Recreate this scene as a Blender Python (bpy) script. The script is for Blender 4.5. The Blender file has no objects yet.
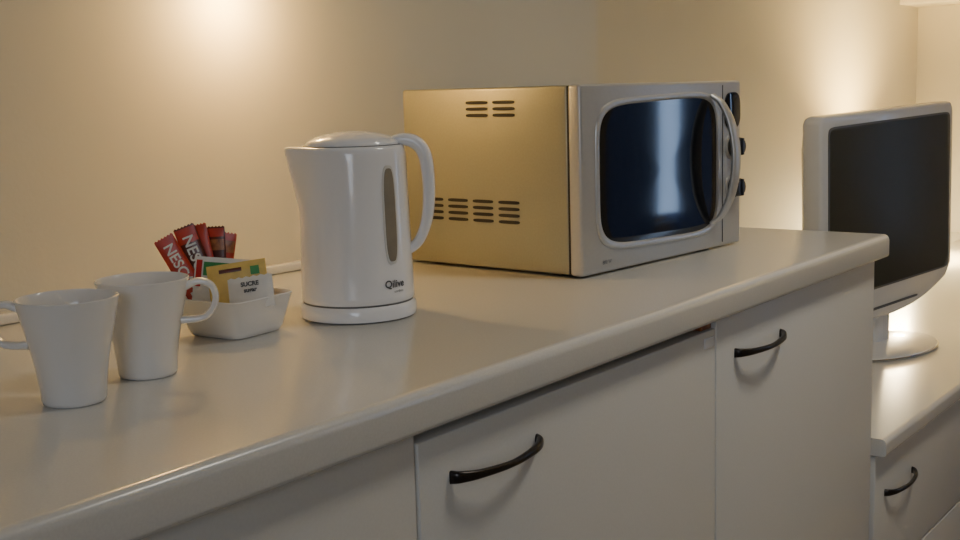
import bpy, bmesh, math, random
from mathutils import Vector, Matrix
random.seed(4)
pi=math.pi
# ------------------------------------------------------------ materials
def mat(name,col,rough=0.5,metal=0.0,noise=0.0,nscale=40,bump=0.0,bscale=200,coat=0.0,emit=None,es=0.0,trans=0.0,col2=None,spec=0.5,stretch=None):
    m=bpy.data.materials.new(name); m.use_nodes=True
    nt=m.node_tree; b=nt.nodes['Principled BSDF']
    b.inputs['Base Color'].default_value=(*col,1); b.inputs['Roughness'].default_value=rough
    b.inputs['Metallic'].default_value=metal; b.inputs['Coat Weight'].default_value=coat
    b.inputs['Specular IOR Level'].default_value=spec
    b.inputs['Transmission Weight'].default_value=trans
    if emit: b.inputs['Emission Color'].default_value=(*emit,1); b.inputs['Emission Strength'].default_value=es
    tc=nt.nodes.new('ShaderNodeTexCoord')
    src=tc.outputs['Object']
    if stretch:
        mp=nt.nodes.new('ShaderNodeMapping'); mp.inputs['Scale'].default_value=stretch
        nt.links.new(src,mp.inputs['Vector']); src=mp.outputs['Vector']
    if noise>0:
        n=nt.nodes.new('ShaderNodeTexNoise'); n.inputs['Scale'].default_value=nscale; n.inputs['Detail'].default_value=4
        r=nt.nodes.new('ShaderNodeValToRGB'); r.color_ramp.elements[0].position=0.35; r.color_ramp.elements[1].position=0.65
        c2=col2 or tuple(c*(1-noise) for c in col)
        r.color_ramp.elements[0].color=(*c2,1); r.color_ramp.elements[1].color=(*col,1)
        nt.links.new(src,n.inputs['Vector']); nt.links.new(n.outputs['Fac'],r.inputs['Fac']); nt.links.new(r.outputs['Color'],b.inputs['Base Color'])
    if bump>0:
        n=nt.nodes.new('ShaderNodeTexNoise'); n.inputs['Scale'].default_value=bscale; n.inputs['Detail'].default_value=3
        bp=nt.nodes.new('ShaderNodeBump'); bp.inputs['Strength'].default_value=bump; bp.inputs['Distance'].default_value=0.002
        nt.links.new(src,n.inputs['Vector']); nt.links.new(n.outputs['Fac'],bp.inputs['Height']); nt.links.new(bp.outputs['Normal'],b.inputs['Normal'])
    return m
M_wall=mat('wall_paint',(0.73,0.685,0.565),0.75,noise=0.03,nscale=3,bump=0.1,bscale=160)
M_walld=mat('wall_paint_low_bounce',(0.38,0.36,0.31),0.8,noise=0.03,nscale=3,bump=0.1,bscale=160)  # wall paint darkened for the unseen walls, to cut bounced light
M_ceil=mat('ceiling_paint',(0.5,0.49,0.45),0.9,bump=0.1)
M_floor=mat('carpet',(0.24,0.20,0.15),0.95,noise=0.3,nscale=120,bump=0.6,bscale=400)
M_counter=mat('laminate_worktop',(0.73,0.725,0.70),0.20,noise=0.05,nscale=420,bump=0.02,bscale=500)
M_cab=mat('laminate_door',(0.74,0.73,0.695),0.40,noise=0.03,nscale=300,bump=0.04,bscale=350)
M_carc=mat('carcass',(0.45,0.43,0.40),0.6,noise=0.03)
M_dark=mat('dark_gap',(0.012,0.010,0.009),0.6,noise=0.1)
M_hand=mat('handle_metal',(0.045,0.04,0.038),0.28,metal=0.8,noise=0.1)
M_white=mat('white_ceramic',(0.82,0.815,0.81),0.16,coat=0.4,noise=0.01,nscale=5)
M_plast=mat('white_plastic',(0.86,0.86,0.88),0.16,coat=0.4,noise=0.01,nscale=5)
M_seam=mat('seam_grey',(0.12,0.12,0.12),0.5,noise=0.05)
M_gauge=mat('gauge_smoke',(0.30,0.26,0.20),0.2,noise=0.2,nscale=20)
M_gaugerim=mat('gauge_rim',(0.66,0.65,0.63),0.3,noise=0.02)
M_logo=mat('print_dark',(0.07,0.07,0.08),0.5,noise=0.05)
M_red=mat('print_red',(0.6,0.03,0.03),0.4,noise=0.1)
M_gold=mat('microwave_shell',(0.37,0.355,0.26),0.40,metal=0.55,noise=0.05,nscale=300)
M_silver=mat('microwave_silver',(0.46,0.46,0.455),0.34,metal=0.4,noise=0.03,nscale=200)
M_silverb=mat('silver_bright',(0.52,0.52,0.515),0.30,metal=0.5,noise=0.03,nscale=200)
M_glass=mat('oven_glass',(0.006,0.007,0.010),0.06,coat=0.15,noise=0.1,spec=0.32)
M_black=mat('black_plastic',(0.015,0.015,0.018),0.3,noise=0.1)
M_tvw=mat('tv_white',(0.74,0.75,0.77),0.25,coat=0.3,noise=0.01)
M_tvs=mat('tv_screen',(0.055,0.052,0.036),0.36,noise=0.05,nscale=4,spec=0.2)
M_chrome=mat('chrome',(0.7,0.7,0.7),0.12,metal=1,noise=0.02)
M_pkred=mat('packet_red',(0.55,0.05,0.025),0.35,noise=0.2,nscale=90)
M_pkbrown=mat('packet_brown',(0.13,0.028,0.016),0.3,noise=0.3,nscale=90)
M_pkamber=mat('packet_amber',(0.46,0.17,0.05),0.35,noise=0.4,nscale=120,col2=(0.17,0.05,0.02))
M_pkyel=mat('packet_yellow',(0.80,0.57,0.16),0.45,noise=0.12,nscale=100)
M_pkwhite=mat('packet_white',(0.82,0.80,0.76),0.5,noise=0.05,nscale=100)
M_pkgreen=mat('packet_green',(0.04,0.28,0.08),0.45,noise=0.1,nscale=100)
M_lampshade=mat('lampshade',(0.8,0.7,0.5),0.8,emit=(1,0.66,0.28),es=5,noise=0.02)
M_glow=mat('sconce_glass',(0.9,0.8,0.6),0.4,emit=(1,0.65,0.22),es=4,noise=0.02)
M_curt=mat('curtain',(0.10,0.16,0.42),0.8,noise=0.2,nscale=30,emit=(0.11,0.20,0.50),es=0.22)  # blue emission stands in for daylight coming through the cloth
M_frame=mat('window_frame_white',(0.7,0.7,0.7),0.4,noise=0.02)
def emat(name,col,s):
    m=bpy.data.materials.new(name); m.use_nodes=True; nt=m.node_tree
    nt.nodes.remove(nt.nodes['Principled BSDF'])
    e=nt.nodes.new('ShaderNodeEmission'); e.inputs['Strength'].default_value=s
    tc=nt.nodes.new('ShaderNodeTexCoord'); n=nt.nodes.new('ShaderNodeTexNoise'); n.inputs['Scale'].default_value=2
    r=nt.nodes.new('ShaderNodeValToRGB'); r.color_ramp.elements[0].color=(*[c*0.7 for c in col],1); r.color_ramp.elements[1].color=(*col,1)
    nt.links.new(tc.outputs['Object'],n.inputs['Vector']); nt.links.new(n.outputs['Fac'],r.inputs['Fac']); nt.links.new(r.outputs['Color'],e.inputs['Color'])
    nt.links.new(e.outputs['Emission'],nt.nodes['Material Output'].inputs['Surface']); return m
M_sky=emat('daylight',(0.45,0.65,1.0),9.0)
# ------------------------------------------------------------ helpers
def link(o,parent=None):
    bpy.context.scene.collection.objects.link(o)
    if parent: o.parent=parent
    return o
def empty(name,loc=(0,0,0),rz=0,parent=None,sc=1):
    e=bpy.data.objects.new(name,None); e.empty_display_size=0.05; e.location=loc; e.rotation_euler=(0,0,rz); e.scale=(sc,sc,sc); return link(e,parent)
def mesh(name,vs,fs,m,parent=None,ang=40,recalc=True):
    me=bpy.data.meshes.new(name); me.from_pydata([tuple(v) for v in vs],[],fs); me.update()
    if recalc:
        bm=bmesh.new(); bm.from_mesh(me); bmesh.ops.remove_doubles(bm,verts=bm.verts,dist=1e-6); bmesh.ops.recalc_face_normals(bm,faces=bm.faces); bm.to_mesh(me); bm.free()
    for p in me.polygons: p.use_smooth=True
    me.set_sharp_from_angle(angle=math.radians(ang))
    me.materials.append(m)
    return link(bpy.data.objects.new(name,me),parent)
def loft(name,rings,m,parent=None,c0=True,c1=True,closed=False,ang=40):
    n=len(rings[0]); vs=[p for r in rings for p in r]; fs=[]
    k=len(rings)
    for i in range(k if closed else k-1):
        a=i*n; b=((i+1)%k)*n
        for j in range(n):
            j2=(j+1)%n; fs.append((a+j,a+j2,b+j2,b+j))
    if not closed:
        if c0: fs.append(tuple(range(n)))
        if c1: fs.append(tuple((k-1)*n+j for j in range(n)))
    return mesh(name,vs,fs,m,parent,ang)
def lathe(name,prof,m,parent=None,n=72,cx=0,cy=0,ang=40,c0=True,c1=True):
    rings=[[(cx+r*math.cos(2*pi*j/n),cy+r*math.sin(2*pi*j/n),z) for j in range(n)] for r,z in prof]
    return loft(name,rings,m,parent,c0,c1,ang=ang)
def box(name,x0,x1,y0,y1,z0,z1,m,parent=None,bev=0,seg=3):
    me=bpy.data.meshes.new(name); bm=bmesh.new(); bmesh.ops.create_cube(bm,size=1)
    for v in bm.verts: v.co=Vector(((x0+x1)/2+v.co.x*(x1-x0),(y0+y1)/2+v.co.y*(y1-y0),(z0+z1)/2+v.co.z*(z1-z0)))
    if bev>0: bmesh.ops.bevel(bm,geom=bm.edges[:],offset=bev,segments=seg,profile=0.5,affect='EDGES')
    bm.to_mesh(me); bm.free()
    for p in me.polygons: p.use_smooth=True
    me.set_sharp_from_angle(angle=math.radians(40))
    me.materials.append(m)
    return link(bpy.data.objects.new(name,me),parent)
def catmull(pts,sub=8):
    P=[Vector(p) for p in pts]; P=[2*P[0]-P[1]]+P+[2*P[-1]-P[-2]]; out=[]
    for i in range(1,len(P)-2):
        for s in range(sub):
            t=s/sub
            out.append(0.5*((2*P[i])+(-P[i-1]+P[i+1])*t+(2*P[i-1]-5*P[i]+4*P[i+1]-P[i+2])*t*t+(-P[i-1]+3*P[i]-3*P[i+1]+P[i+2])*t**3))
    out.append(P[-2]); return out
def sweep(name,pts,W,T,S,m,parent=None,sub=8,n=20,e=2.6):
    path=catmull(pts,sub); k=len(path); S=Vector(S).normalized(); rings=[]
    def interp(L,t):
        x=t*(len(L)-1); i=min(int(x),len(L)-2); return L[i]+(L[i+1]-L[i])*(x-i)
    for i,p in enumerate(path):
        tg=(path[min(i+1,k-1)]-path[max(i-1,0)]).normalized(); N=S.cross(tg).normalized()
        w=interp(W,i/(k-1))/2; t=interp(T,i/(k-1))/2; ring=[]
        for j in range(n):
            a=2*pi*j/n; c,s=math.cos(a),math.sin(a)
            c=math.copysign(abs(c)**(2/e),c); s=math.copysign(abs(s)**(2/e),s)
            ring.append(p+S*w*c+N*t*s)
        rings.append(ring)
    return loft(name,rings,m,parent,ang=60)
def sup(a,b,e,n=72):
    out=[]
    for j in range(n):
        t=2*pi*j/n; c,s=math.cos(t),math.sin(t)
        out.append((a*math.copysign(abs(c)**(2/e),c),b*math.copysign(abs(s)**(2/e),s)))
    return out
def text(name,body,size,m,fn,parent=None,bold=0.0):
    cu=bpy.data.curves.new(name+'_c','FONT'); cu.body=body; cu.size=size; cu.align_x='CENTER'; cu.align_y='CENTER'; cu.offset=bold
    o=bpy.data.objects.new(name+'_t',cu); bpy.context.scene.collection.objects.link(o)
    bpy.context.view_layer.update()
    me=bpy.data.meshes.new_from_object(o.evaluated_get(bpy.context.evaluated_depsgraph_get()))
    bpy.data.objects.remove(o); me.name=name
    for v in me.vertices: v.co=Vector(fn(v.co.x,v.co.y))
    me.materials.clear(); me.materials.append(m)
    return link(bpy.data.objects.new(name,me),parent)
# ------------------------------------------------------------ camera
CAM=Vector((0,0,1.17)); ph=math.radians(37); th=math.radians(8.44); rl=math.radians(1.6)
FW=Vector((math.cos(ph),math.sin(ph),0)); R=Vector((math.sin(ph),-math.cos(ph),0)); Z=Vector((0,0,1))
f=FW*math.cos(th)-Z*math.sin(th); U=FW*math.sin(th)+Z*math.cos(th)
cr=R*math.cos(rl)-U*math.sin(rl); cu_=U*math.cos(rl)+R*math.sin(rl)
cam=bpy.data.cameras.new('camera'); co=link(bpy.data.objects.new('camera',cam))
mw=Matrix((( cr.x,cu_.x,-f.x,CAM.x),(cr.y,cu_.y,-f.y,CAM.y),(cr.z,cu_.z,-f.z,CAM.z),(0,0,0,1)))
co.matrix_world=mw; cam.lens=45; cam.sensor_width=36; cam.clip_start=0.02
bpy.context.scene.camera=co
# ------------------------------------------------------------ room
CT=0.90
box('floor',-1.6,5.4,-1.3,1.75,-0.05,0,M_floor)
box('ceiling',-1.6,5.4,-1.3,1.75,2.5,2.56,M_ceil)
box('wall_back',-1.5,2.26,1.37,1.75,0,2.5,M_wall)
box('wall_recess',2.26,5.3,1.62,1.75,0,2.5,M_wall)
box('wall_right',5.3,5.4,-1.3,1.75,0,2.5,M_wall)
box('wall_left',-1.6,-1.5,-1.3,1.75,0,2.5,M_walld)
wf=empty('wall_front'); WX0,WX1=4.05,4.95
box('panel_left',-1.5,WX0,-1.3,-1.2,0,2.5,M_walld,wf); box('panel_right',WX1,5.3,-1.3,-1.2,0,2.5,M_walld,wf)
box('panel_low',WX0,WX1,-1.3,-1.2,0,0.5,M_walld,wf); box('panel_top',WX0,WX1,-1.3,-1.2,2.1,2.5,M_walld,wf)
w1=empty('window_1')
box('pane',WX0+.01,WX1-.01,-1.29,-1.28,0.51,2.09,M_sky,w1)
for a,b,c,d in((WX0+.01,WX0+.05,0.51,2.09),(WX1-.05,WX1-.01,0.51,2.09),(4.485,4.515,0.51,2.09),(WX0+.01,WX1-.01,0.51,0.55),(WX0+.01,WX1-.01,2.05,2.09)):
    box('frame',a,b,-1.27,-1.23,c,d,M_frame,w1)
def curtain(x0,x1):
    n=60; vs=[];fs=[]
    for i in range(n+1):
        x=x0+(x1-x0)*i/n; y=-1.165+0.02*math.sin((x-x0)*95)
        vs+= [(x,y,0.42),(x,y,2.2)]
    for i in range(n): fs.append((2*i,2*i+2,2*i+3,2*i+1))
    return mesh('window_curtain',vs,fs,M_curt,None,ang=80,recalc=False)
curtain(3.97,4.42); curtain(4.58,5.03)
box('trim_soffit',5.05,5.3,-1.2,1.62,1.475,1.6,M_wall,None,0.003)
box('trim_baseboard',2.3,5.3,1.605,1.62,0,0.08,M_frame,None,0.003)
# ------------------------------------------------------------ counter
UB=0.859
def slab(name,x0,x1,y0,y1,z0,z1,r,m,parent):
    pr=[(y1,z0),(y1,z1)]
    for i in range(9):
        a=pi/2*i/8; pr.append((y0+r-r*math.sin(a),z1-r+r*math.cos(a)))
    r2=r*0.6
    for i in range(9):
        a=pi/2*i/8; pr.append((y0+r2-r2*math.cos(a),z0+r2-r2*math.sin(a)))
    e=0.004
    cy=(y0+y1)/2; cz=(z0+z1)/2
    def ring(x,s): return [(x,y+(s if y<cy else 0),z+(s if z<cz else -s)) for y,z in pr]
    return loft(name,[ring(x0,0),ring(x1-e,0),ring(x1-e*0.3,e*0.3),ring(x1,e)],m,parent,ang=30)
kc=empty('kitchen_counter')
slab('worktop',-1.49,2.13,0.69,1.368,UB,CT,0.011,M_counter,kc)
box('trim_worktop_seal',-1.49,2.12,1.350,1.3695,CT+0.0003,CT+0.014,M_counter,None,0.004)
box('carcass_left',-1.49,0.83,0.731,1.36,0.1,UB-0.001,M_carc,kc)
box('fridge_body',0.835,1.47,0.745,1.36,0.05,0.845,M_dark,kc)  # near-black colour paints the shade in the slit above the door
box('carcass_right',1.475,2.11,0.731,1.36,0.1,UB-0.001,M_cab,kc)
box('plinth',-1.49,2.09,0.77,1.3,0.0,0.1,M_dark,kc)
box('door_1',-0.44,0.193,0.71,0.73,0.105,UB-0.001,M_cab,kc,0.0015)
box('door_2',0.197,0.832,0.71,0.73,0.105,UB-0.001,M_cab,kc,0.0015)
box('fridge_door',0.837,1.470,0.71,0.742,0.105,0.843,M_cab,kc,0.0015)
box('door_3',1.474,2.11,0.71,0.73,0.105,UB-0.001,M_cab,kc,0.0015)
box('hinge_tab',1.437,1.466,0.7085,0.711,0.820,0.834,M_plast,kc,0.0005)
box('hinge_cap',1.440,1.470,0.716,0.741,0.8435,0.858,M_pkamber,kc,0.0005)
def handle(parent,x0,x1,y,z,nm='handle'):
    xm=(x0+x1)/2
    pts=[(x0,y+0.001,z),(x0+0.006,y-0.008,z),(x0+0.03,y-0.017,z-0.001),(xm,y-0.022,z-0.002),(x1-0.03,y-0.017,z-0.001),(x1-0.006,y-0.008,z),(x1,y+0.001,z)]
    sweep(nm,pts,[0.014,0.012,0.009,0.007,0.009,0.012,0.014],[0.006,0.008,0.007,0.007,0.007,0.008,0.006],(0,0,1),M_hand,parent)
handle(kc,0.885,1.036,0.71,0.797); handle(kc,1.532,1.692,0.71,0.797)
# lower bench
tb=empty('tv_bench'); DT=0.52
slab('top',2.135,5.295,0.69,1.36,DT-0.033,DT,0.010,M_counter,tb)
box('top_back',2.265,5.295,1.36,1.615,DT-0.033,DT,M_counter,tb)
box('carcass',2.135,5.29,0.731,1.34,0.06,DT-0.034,M_carc,tb)
box('plinth',2.14,5.28,0.77,1.3,0.0,0.06,M_dark,tb)
for i,(a,b) in enumerate(((2.137,2.77),(2.774,3.40),(3.404,4.03),(4.034,4.66),(4.664,5.29))):
    box('drawer_%d'%i,a,b,0.71,0.73,0.23,DT-0.036,M_cab,tb,0.0015)
    box('drawer_low_%d'%i,a,b,0.71,0.73,0.065,0.226,M_cab,tb,0.0015)
    handle(tb,a+0.055,a+0.22,0.71,0.40); handle(tb,a+0.055,a+0.22,0.71,0.17)
# ------------------------------------------------------------ kettle
ke=empty('electric_kettle',(1.084,1.007,CT),math.radians(-53))
def kr(z): return 0.0700+(0.0650-0.0700)*(z-0.02)/0.19
N=96
lathe('power_base',[(0.066,0),(0.071,0.002),(0.072,0.006),(0.0715,0.016),(0.069,0.0195)],M_plast,ke)
lathe('seam',[(0.0680,0.0190),(0.0680,0.0225)],M_seam,ke)
zs=[0.0215,0.023,0.03,0.05,0.08,0.11,0.13,0.145,0.16,0.175,0.19,0.2,0.206,0.209,0.210]
rings=[]
for z in zs:
    ring=[]; base=kr(z)
    if z<0.023: base-=0.0012
    if z>0.205: base-=[0.0008,0.0025,0.006][zs.index(z)-12]
    for j in range(N):
        a=2*pi*j/N; d=abs(a-pi)
        k=max(0,(z-0.125)/0.085); w=0.26+0.12*k
        s=0.0195*k**1.1*math.exp(-(d/w)**2)
        ring.append(((base+s)*math.cos(a),(base+s)*math.sin(a),z))
    rings.append(ring)
loft('body',rings,M_plast,ke,ang=60)
lathe('lid_seam',[(0.0595,0.2095),(0.0595,0.2108)],M_seam,ke)
lathe('lid',[(0.0585,0.2095),(0.058,0.2125),(0.055,0.216),(0.045,0.2205),(0.03,0.2245),(0.015,0.2265),(0.001,0.227)],M_plast,ke,ang=60)
sweep('handle',[(0.040,0,0.210),(0.058,0,0.2155),(0.076,0,0.212),(0.0875,0,0.198),(0.0915,0,0.172),(0.0915,0,0.14),(0.087,0,0.112),(0.077,0,0.090),(0.062,0,0.078)],
      [0.020,0.024,0.025,0.025,0.024,0.024,0.022,0.020,0.018],[0.010,0.014,0.017,0.017,0.016,0.015,0.014,0.013,0.012],(0,1,0),M_plast,ke)
def patch(name,t0,z0,hw,hh,e,off,m,parent):
    rings=[]
    for s in (1.0,0.9,0.6,0.3,0.02):
        rings.append([((kr(z0+y*s)+off)*math.cos(t0+x*s/0.068),(kr(z0+y*s)+off)*math.sin(t0+x*s/0.068),z0+y*s) for x,y in sup(hw,hh,e,48)])
    r0=[((kr(z0+y)-0.002)*math.cos(t0+x/0.068),(kr(z0+y)-0.002)*math.sin(t0+x/0.068),z0+y) for x,y in sup(hw*1.03,hh*1.01,e,48)]
    return loft(name,[r0]+rings,m,parent,c0=False,ang=60)
T0=-0.80
patch('gauge_frame',T0,0.128,0.0105,0.059,3.5,0.0008,M_gaugerim,ke)
patch('gauge_window',T0,0.128,0.0080,0.0555,3.5,0.0013,M_gauge,ke)
text('logo','Qilive',0.0125,M_logo,lambda x,y:((kr(0.043)+0.0008)*math.cos(T0+0.02+x/0.07),(kr(0.043)+0.0008)*math.sin(T0+0.02+x/0.07),0.045+y),ke,0.0003)
text('logo_sub','cordless',0.0045,M_logo,lambda x,y:((kr(0.034)+0.0008)*math.cos(T0+0.1+x/0.07),(kr(0.034)+0.0008)*math.sin(T0+0.1+x/0.07),0.036+y),ke)
# ------------------------------------------------------------ mugs
def mug(loc,rz,sc):
    e=empty('coffee_mug',loc,rz,None,sc)
    pr=[(0.002,0.002),(0.022,0.002),(0.024,0),(0.0265,0.001),(0.0275,0.004),(0.0283,0.015),(0.0305,0.032),(0.0335,0.048),(0.037,0.064),(0.0405,0.079),(0.043,0.0905),(0.0435,0.0925),(0.0425,0.0932),(0.0412,0.0920),
        (0.0385,0.079),(0.035,0.064),(0.0315,0.048),(0.0283,0.032),(0.026,0.015),(0.022,0.007),(0.001,0.006)]
    lathe('body',pr,M_white,e,ang=60)
    sweep('handle',[(0.0395,0,0.084),(0.052,0,0.0885),(0.063,0,0.085),(0.0675,0,0.075),(0.065,0,0.063),(0.055,0,0.0535),(0.0345,0,0.052)],
          [0.013,0.0125,0.012,0.0115,0.0115,0.012,0.013],[0.008,0.0065,0.006,0.006,0.006,0.0065,0.008],(0,1,0),M_white,e)
mug((0.630,0.943,CT),math.radians(132),1.045); mug((0.735,0.972,CT),math.radians(-48),1.045)
# ------------------------------------------------------------ dish with packets
TX,TY=0.929,1.059
di=empty('condiment_dish',(TX,TY,CT),math.radians(4),None,1.14)
def rr(h,z,e=7): return [(x,y,z) for x,y in sup(h,h,e,80)]
loft('dish',[rr(0.002,0.003),rr(0.030,0.003),rr(0.0315,0),rr(0.0345,0.001),rr(0.037,0.006),rr(0.041,0.022),rr(0.0450,0.037),rr(0.046,0.039),rr(0.045,0.040),rr(0.0435,0.0385),
     rr(0.039,0.022),rr(0.035,0.009),rr(0.031,0.006),rr(0.002,0.006)],M_white,di,ang=60)
def packet(name,w,h,t,rt,fw,up,lean,tip,yaw,m,stripes=(),zig=True,txt=None):
    nx,nz=12,16; vs=[];fs=[]
    def P(i,k,s):
        x=-w/2+w*i/nx; z=-h/2+h*k/nz
        cr_=min(1,min(k,nz-k)/2.5); ce=math.sin(pi*i/nx)**0.5
        y=s*(0.0003+t/2*cr_*ce)
        if zig and k in(0,nz): z+= (0.0008 if i%2 else -0.0008)
        return (x,y,z)
    for s in(1,-1):
        for k in range(nz+1):
            for i in range(nx+1): vs.append(P(i,k,s))
    o=(nx+1)*(nz+1)
    for k in range(nz):
        for i in range(nx):
            a=k*(nx+1)+i; fs.append((a,a+1,a+nx+2,a+nx+1)); fs.append((o+a,o+a+nx+1,o+a+nx+2,o+a+1))
    bd=[(i) for i in range(nx+1)]+[k*(nx+1)+nx for k in range(1,nz+1)]+[nz*(nx+1)+i for i in range(nx-1,-1,-1)]+[k*(nx+1) for k in range(nz-1,0,-1)]
    for i in range(len(bd)):
        a,b=bd[i],bd[(i+1)%len(bd)]; fs.append((a,o+a,o+b,b))
    ob=mesh(name,vs,fs,m,None,ang=50)
    base=Vector((TX,TY,CT))+R*rt+FW*fw+Z*up
    rot=Matrix.Rotation(math.radians(-53+yaw),4,'Z')@Matrix.Rotation(math.radians(tip),4,'X')@Matrix.Rotation(math.radians(lean),4,'Y')
    ob.matrix_world=Matrix.Translation(base)@rot
    for (x0,x1,z0,z1,mm) in stripes:
        v=[];ff=[]; n=8
        for k in range(n+1):
            for i in range(n+1):
                x=x0+(x1-x0)*i/n; z=z0+(z1-z0)*k/n
                fi=(x/w+0.5); fk=(z/h+0.5)*nz
                y=-(0.0006+t/2*min(1,max(0,min(fk,nz-fk))/2.5)*max(0,math.sin(pi*fi))**0.5)-0.0002
                v.append((x,y,z))
        for k in range(n):
            for i in range(n):
                a=k*(n+1)+i; ff.append((a,a+1,a+n+2,a+n+1))
        mesh('print_band',v,ff,mm,ob,recalc=False)
    if txt:
        body,size,mm,rot90,dx,dz=txt
        def fn(x,y):
            if rot90: X,Zz=y+dx,-x+dz
            else: X,Zz=x+dx,y+dz
            return (X,-(t/2+0.0012),Zz)
        text('print',body,size,mm,fn,ob,0.0003)
    return ob
packet('coffee_stick_packet',0.024,0.096,0.004,-0.058,0.006,0.070,-28,-6,6,M_pkred,txt=('NESCAFE',0.017,M_pkwhite,True,0.0,0.004))
packet('coffee_stick_packet',0.025,0.096,0.004,-0.042,0.012,0.079,-20,-6,2,M_pkbrown,stripes=((-0.012,0.012,0.028,0.046,M_pkred),),txt=('NESCAFE',0.018,M_pkwhite,True,0.0,0.000))
packet('coffee_stick_packet',0.024,0.092,0.004,-0.036,0.018,0.080,-12,-5,-6,M_pkred)
packet('coffee_stick_packet',0.025,0.092,0.004,-0.024,0.024,0.076,-2,-5,-6,M_pkbrown,stripes=((-0.0115,0.0115,0.018,0.031,M_pkamber),(-0.0115,0.0115,0.034,0.044,M_pkred)))
packet('coffee_stick_packet',0.024,0.086,0.004,-0.018,0.026,0.072,10,-2,5,M_pkred,stripes=((-0.011,0.011,0.020,0.034,M_pkamber),))
packet('tea_bag_envelope',0.070,0.060,0.005,-0.012,-0.002,0.058,5,-12,-4,M_pkwhite,stripes=((-0.024,0.033,0.008,0.024,M_pkgreen),(-0.033,-0.026,-0.005,0.026,M_red)),zig=False)
packet('tea_bag_envelope',0.068,0.054,0.005,0.008,-0.012,0.057,-7,-16,3,M_pkyel,stripes=((-0.020,0.006,0.016,0.0205,M_pkbrown),(0.016,0.026,0.010,0.020,M_pkgreen)),zig=False)
packet('sugar_packet',0.052,0.038,0.005,0.024,-0.022,0.050,-8,-20,-4,M_pkwhite,txt=('SUCRE\nsugar',0.007,M_logo,False,0,0.006))
# ------------------------------------------------------------ microwave
mi=empty('microwave_oven',(1.446,0.928,CT),math.radians(-4))
W,D,H0,H1=0.458,0.325,0.004,0.276
box('shell',0,W,0.0,D,H0,H1,M_gold,mi,0.004)
box('fascia',-0.0008,W+0.0008,-0.024,-0.0015,H0-0.001,H1+0.001,M_silver,mi,0.005,4)
box('fascia_seam',0.001,W-0.001,-0.003,0.001,H0+0.001,H1-0.001,M_dark,mi)
for x in(0.04,W-0.04):
    for y in(0.03,D-0.04): lathe('foot',[(0.012,0),(0.014,0.002),(0.014,0.0045)],M_black,mi,24,x,y)
def vents(v0,v1,z0,rows,dz,h):
    for r in range(rows):
        z=z0+r*dz
        p=[(-0.0012,y,z_) for y,z_ in [(v0+(v1-v0)/2+a,z+b) for a,b in sup((v1-v0)/2,h/2,4,20)]]
        q=[(0.002,b,c) for a,b,c in p]
        loft('vent',[q,p],M_dark,mi)  # dark raised strips paint the shade of cut vent slots
for a,b in((0.095,0.137),(0.147,0.190)): vents(a,b,0.235,3,0.0095,0.0050)
for a,b in((0.090,0.130),(0.141,0.181),(0.192,0.232),(0.243,0.279)): vents(a,b,0.076,4,0.0098,0.0050)
FV=-0.024
cx,cz=0.209,0.144; a0,b0=0.167,0.106
def mr(off,v,e=6.0,s=1.0):
    out=[]
    for x,z in sup(a0+off,b0+off,e,120):
        bow=1+0.04*(x/(a0+off))
        out.append((cx+x*s,v,cz+z*s*bow))
    return out
loft('door_frame',[mr(0.009,FV+0.001),mr(0.0085,FV-0.002),mr(0.006,FV-0.003),mr(0.002,FV-0.003),mr(0.0005,FV-0.0022),mr(-0.001,FV-0.001)],M_silverb,mi,c0=False,c1=False,ang=60)
loft('door_glass',[mr(0,FV-0.0010)]+[mr(0,FV-0.0012-0.0010*(1-s*s),s=s) for s in(0.98,0.9,0.7,0.5,0.3,0.1,0.01)],M_glass,mi,c0=False,ang=60)
box('door_gap',0.396,0.3975,FV-0.0008,-0.02,0.010,0.270,M_dark,mi)
sweep('door_handle',[(0.356,FV-0.004,0.254),(0.364,FV-0.018,0.240),(0.370,FV-0.033,0.203),(0.373,FV-0.039,0.150),(0.370,FV-0.033,0.097),(0.364,FV-0.018,0.060),(0.356,FV-0.004,0.046)],
      [0.014,0.018,0.025,0.028,0.025,0.018,0.014],[0.007,0.009,0.010,0.010,0.010,0.009,0.007],(1,0.1,0),M_silverb,mi)
pd=[(x,z) for x,z in sup(0.025,0.030,3,48)]
PX=0.428
loft('display',[[(PX+x,FV+0.001,0.228+z) for x,z in pd],[(PX+x,FV-0.0025,0.228+z) for x,z in pd],[(PX+x*0.9,FV-0.0035,0.228+z*0.9) for x,z in pd]],M_glass,mi)
for z in(0.168,0.100):
    n=40
    def kn(r,v): return [(PX+r*math.cos(2*pi*j/n),FV+v,z+r*math.sin(2*pi*j/n)) for j in range(n)]
    loft('knob_ring',[kn(0.022,0.001),kn(0.022,-0.002),kn(0.020,-0.003)],M_silverb,mi)
    loft('knob',[kn(0.018,-0.002),kn(0.018,-0.006),kn(0.0155,-0.010),kn(0.0145,-0.018),kn(0.0125,-0.020)],M_black,mi)
    box('knob_grip',PX-0.003,PX+0.003,FV-0.0225,FV-0.016,z-0.014,z+0.014,M_black,mi,0.001)
text('badge','800 W',0.008,M_logo,lambda x,y:(0.060+x,FV-0.0006,0.018+y),mi)
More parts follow.
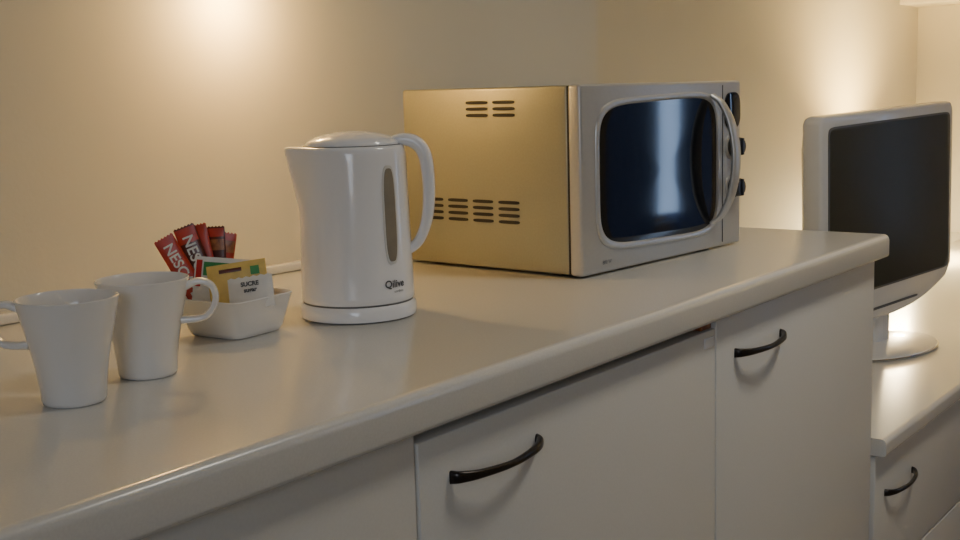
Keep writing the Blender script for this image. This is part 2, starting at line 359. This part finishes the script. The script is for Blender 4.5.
# ------------------------------------------------------------ TV
tv=empty('flat_screen_tv',(2.895,0.9485,DT),math.radians(-10))
tp=empty('display_panel',(0,0,0),0,tv); tp.rotation_euler=(0,math.radians(-1.8),0)
def tvo(ins,y,k=1.0,zc=0.37):
    hw=0.312-ins; zt=0.585-ins; out=[]
    n=24; r=0.020
    def zb(x): return 0.150-0.062*(1-min(1,abs(x)/0.312)**2.2)+ins
    for i in range(n+1):
        x=-hw+2*hw*i/n; z=zb(x)
        edge=hw-abs(x)
        if edge<r: z+= r-math.sqrt(max(0,r*r-(r-edge)**2))
        out.append((x,z))
    for i in range(7):
        a=pi/2*i/6; out.append((hw-r+r*math.cos(a),zt-r+r*math.sin(a)))
    for i in range(7):
        a=pi/2+pi/2*i/6; out.append((-hw+r+r*math.cos(a),zt-r+r*math.sin(a)))
    return [(x*k,y,zc+(z-zc)*k) for x,z in out]
loft('housing',[tvo(0.006,-0.020),tvo(0.001,-0.016),tvo(0,-0.010),tvo(0,0.020),tvo(0.004,0.030),tvo(0.02,0.040),tvo(0.03,0.075,0.85),tvo(0.03,0.085,0.8)],M_tvw,tp,ang=50)
def tq(x0,x1,z0,z1,y,e=30): 
    return [((x0+x1)/2+a,y,(z0+z1)/2+b) for a,b in sup((x1-x0)/2,(z1-z0)/2,e,80)]
loft('screen_rim',[tq(-0.287,0.292,0.163,0.560,-0.019),tq(-0.287,0.292,0.163,0.560,-0.0215),tq(-0.285,0.290,0.165,0.558,-0.0220)],M_seam,tp)
loft('screen',[tq(-0.283,0.288,0.167,0.556,-0.0215),tq(-0.282,0.287,0.168,0.555,-0.0225)],M_tvs,tp)
loft('speaker_slot',[tq(-0.13,0.13,0.112,0.118,-0.019,6),tq(-0.13,0.13,0.112,0.118,-0.0212,6)],M_seam,tp)
box('neck',-0.035,0.035,0.0,0.035,0.008,0.14,M_tvw,tv,0.012)
def el(a,b,z): return [(a*math.cos(2*pi*j/72),0.015+b*math.sin(2*pi*j/72),z) for j in range(72)]
loft('base',[el(0.19,0.118,0),el(0.195,0.122,0.003),el(0.193,0.120,0.008),el(0.17,0.10,0.013),el(0.06,0.04,0.02)],M_tvw,tv,ang=50)
loft('base_rim',[el(0.196,0.1235,0.002),el(0.1975,0.125,0.004),el(0.196,0.1235,0.006)],M_chrome,tv)
# ------------------------------------------------------------ lamps
LX,LY=4.45,1.38
tl=empty('table_lamp',(LX,LY,DT))
lathe('foot',[(0.055,0),(0.06,0.004),(0.058,0.01),(0.012,0.016),(0.009,0.03),(0.009,0.2)],M_chrome,tl,48)
lathe('shade',[(0.09,0.20),(0.066,0.36),(0.064,0.36),(0.088,0.20)],M_lampshade,tl,48,c0=False,c1=False)
sc=empty('wall_sconce',(1.21,1.3695,1.330))
box('backplate',-0.03,0.03,-0.012,0.0,0.03,0.14,M_chrome,sc,0.004)
box('arm',-0.008,0.008,-0.055,-0.01,0.105,0.118,M_chrome,sc,0.003)
lathe('shade',[(0.052,0.0),(0.046,0.06),(0.030,0.10),(0.012,0.112),(0.011,0.11),(0.028,0.098),(0.044,0.058),(0.050,0.0)],M_glow,sc,48,cy=-0.066,c0=False,c1=False)
def pl(name,loc,e,col,rad):
    l=bpy.data.lights.new(name,'POINT'); l.energy=e; l.color=col; l.shadow_soft_size=rad
    o=link(bpy.data.objects.new(name,l)); o.location=loc; return o
def ar(name,loc,dirv,sx,sy,e,col,spread=180):
    l=bpy.data.lights.new(name,'AREA'); l.shape='RECTANGLE'; l.size=sx; l.size_y=sy; l.energy=e; l.color=col; l.spread=math.radians(spread)
    o=link(bpy.data.objects.new(name,l)); o.location=loc; o.rotation_euler=Vector(dirv).to_track_quat('-Z','Y').to_euler(); return o
pl('sconce_bulb',(1.21,1.306,1.318),3.0,(1,0.62,0.21),0.02)
pl('table_lamp_bulb',(LX,LY,DT+0.30),105,(1,0.67,0.23),0.03)
pl('table_lamp_bulb_low',(LX,LY,DT+0.19),50,(1,0.79,0.44),0.03)
ar('cool_fill_left',(-1.4,-0.7,1.5),(1,0.33,-0.22),0.9,1.1,5.5,(0.80,0.88,1.0),100)  # added cool fill for counter and cabinets, no window on this side
pl('unseen_left_light',(0.15,0.98,1.85),1.0,(1,0.88,0.70),0.06)  # added unseen light without a fixture, throws mug shadows to the right
ar('ceiling_fill',(1.8,0.0,2.45),(0,0.10,-1),0.3,0.3,6.5,(1,0.93,0.80),120)  # added overhead fill, no lamp fixture on the ceiling
w=bpy.data.worlds.new('world'); bpy.context.scene.world=w; w.use_nodes=True
w.node_tree.nodes['Background'].inputs['Color'].default_value=(0.5,0.6,0.8,1); w.node_tree.nodes['Background'].inputs['Strength'].default_value=0.1
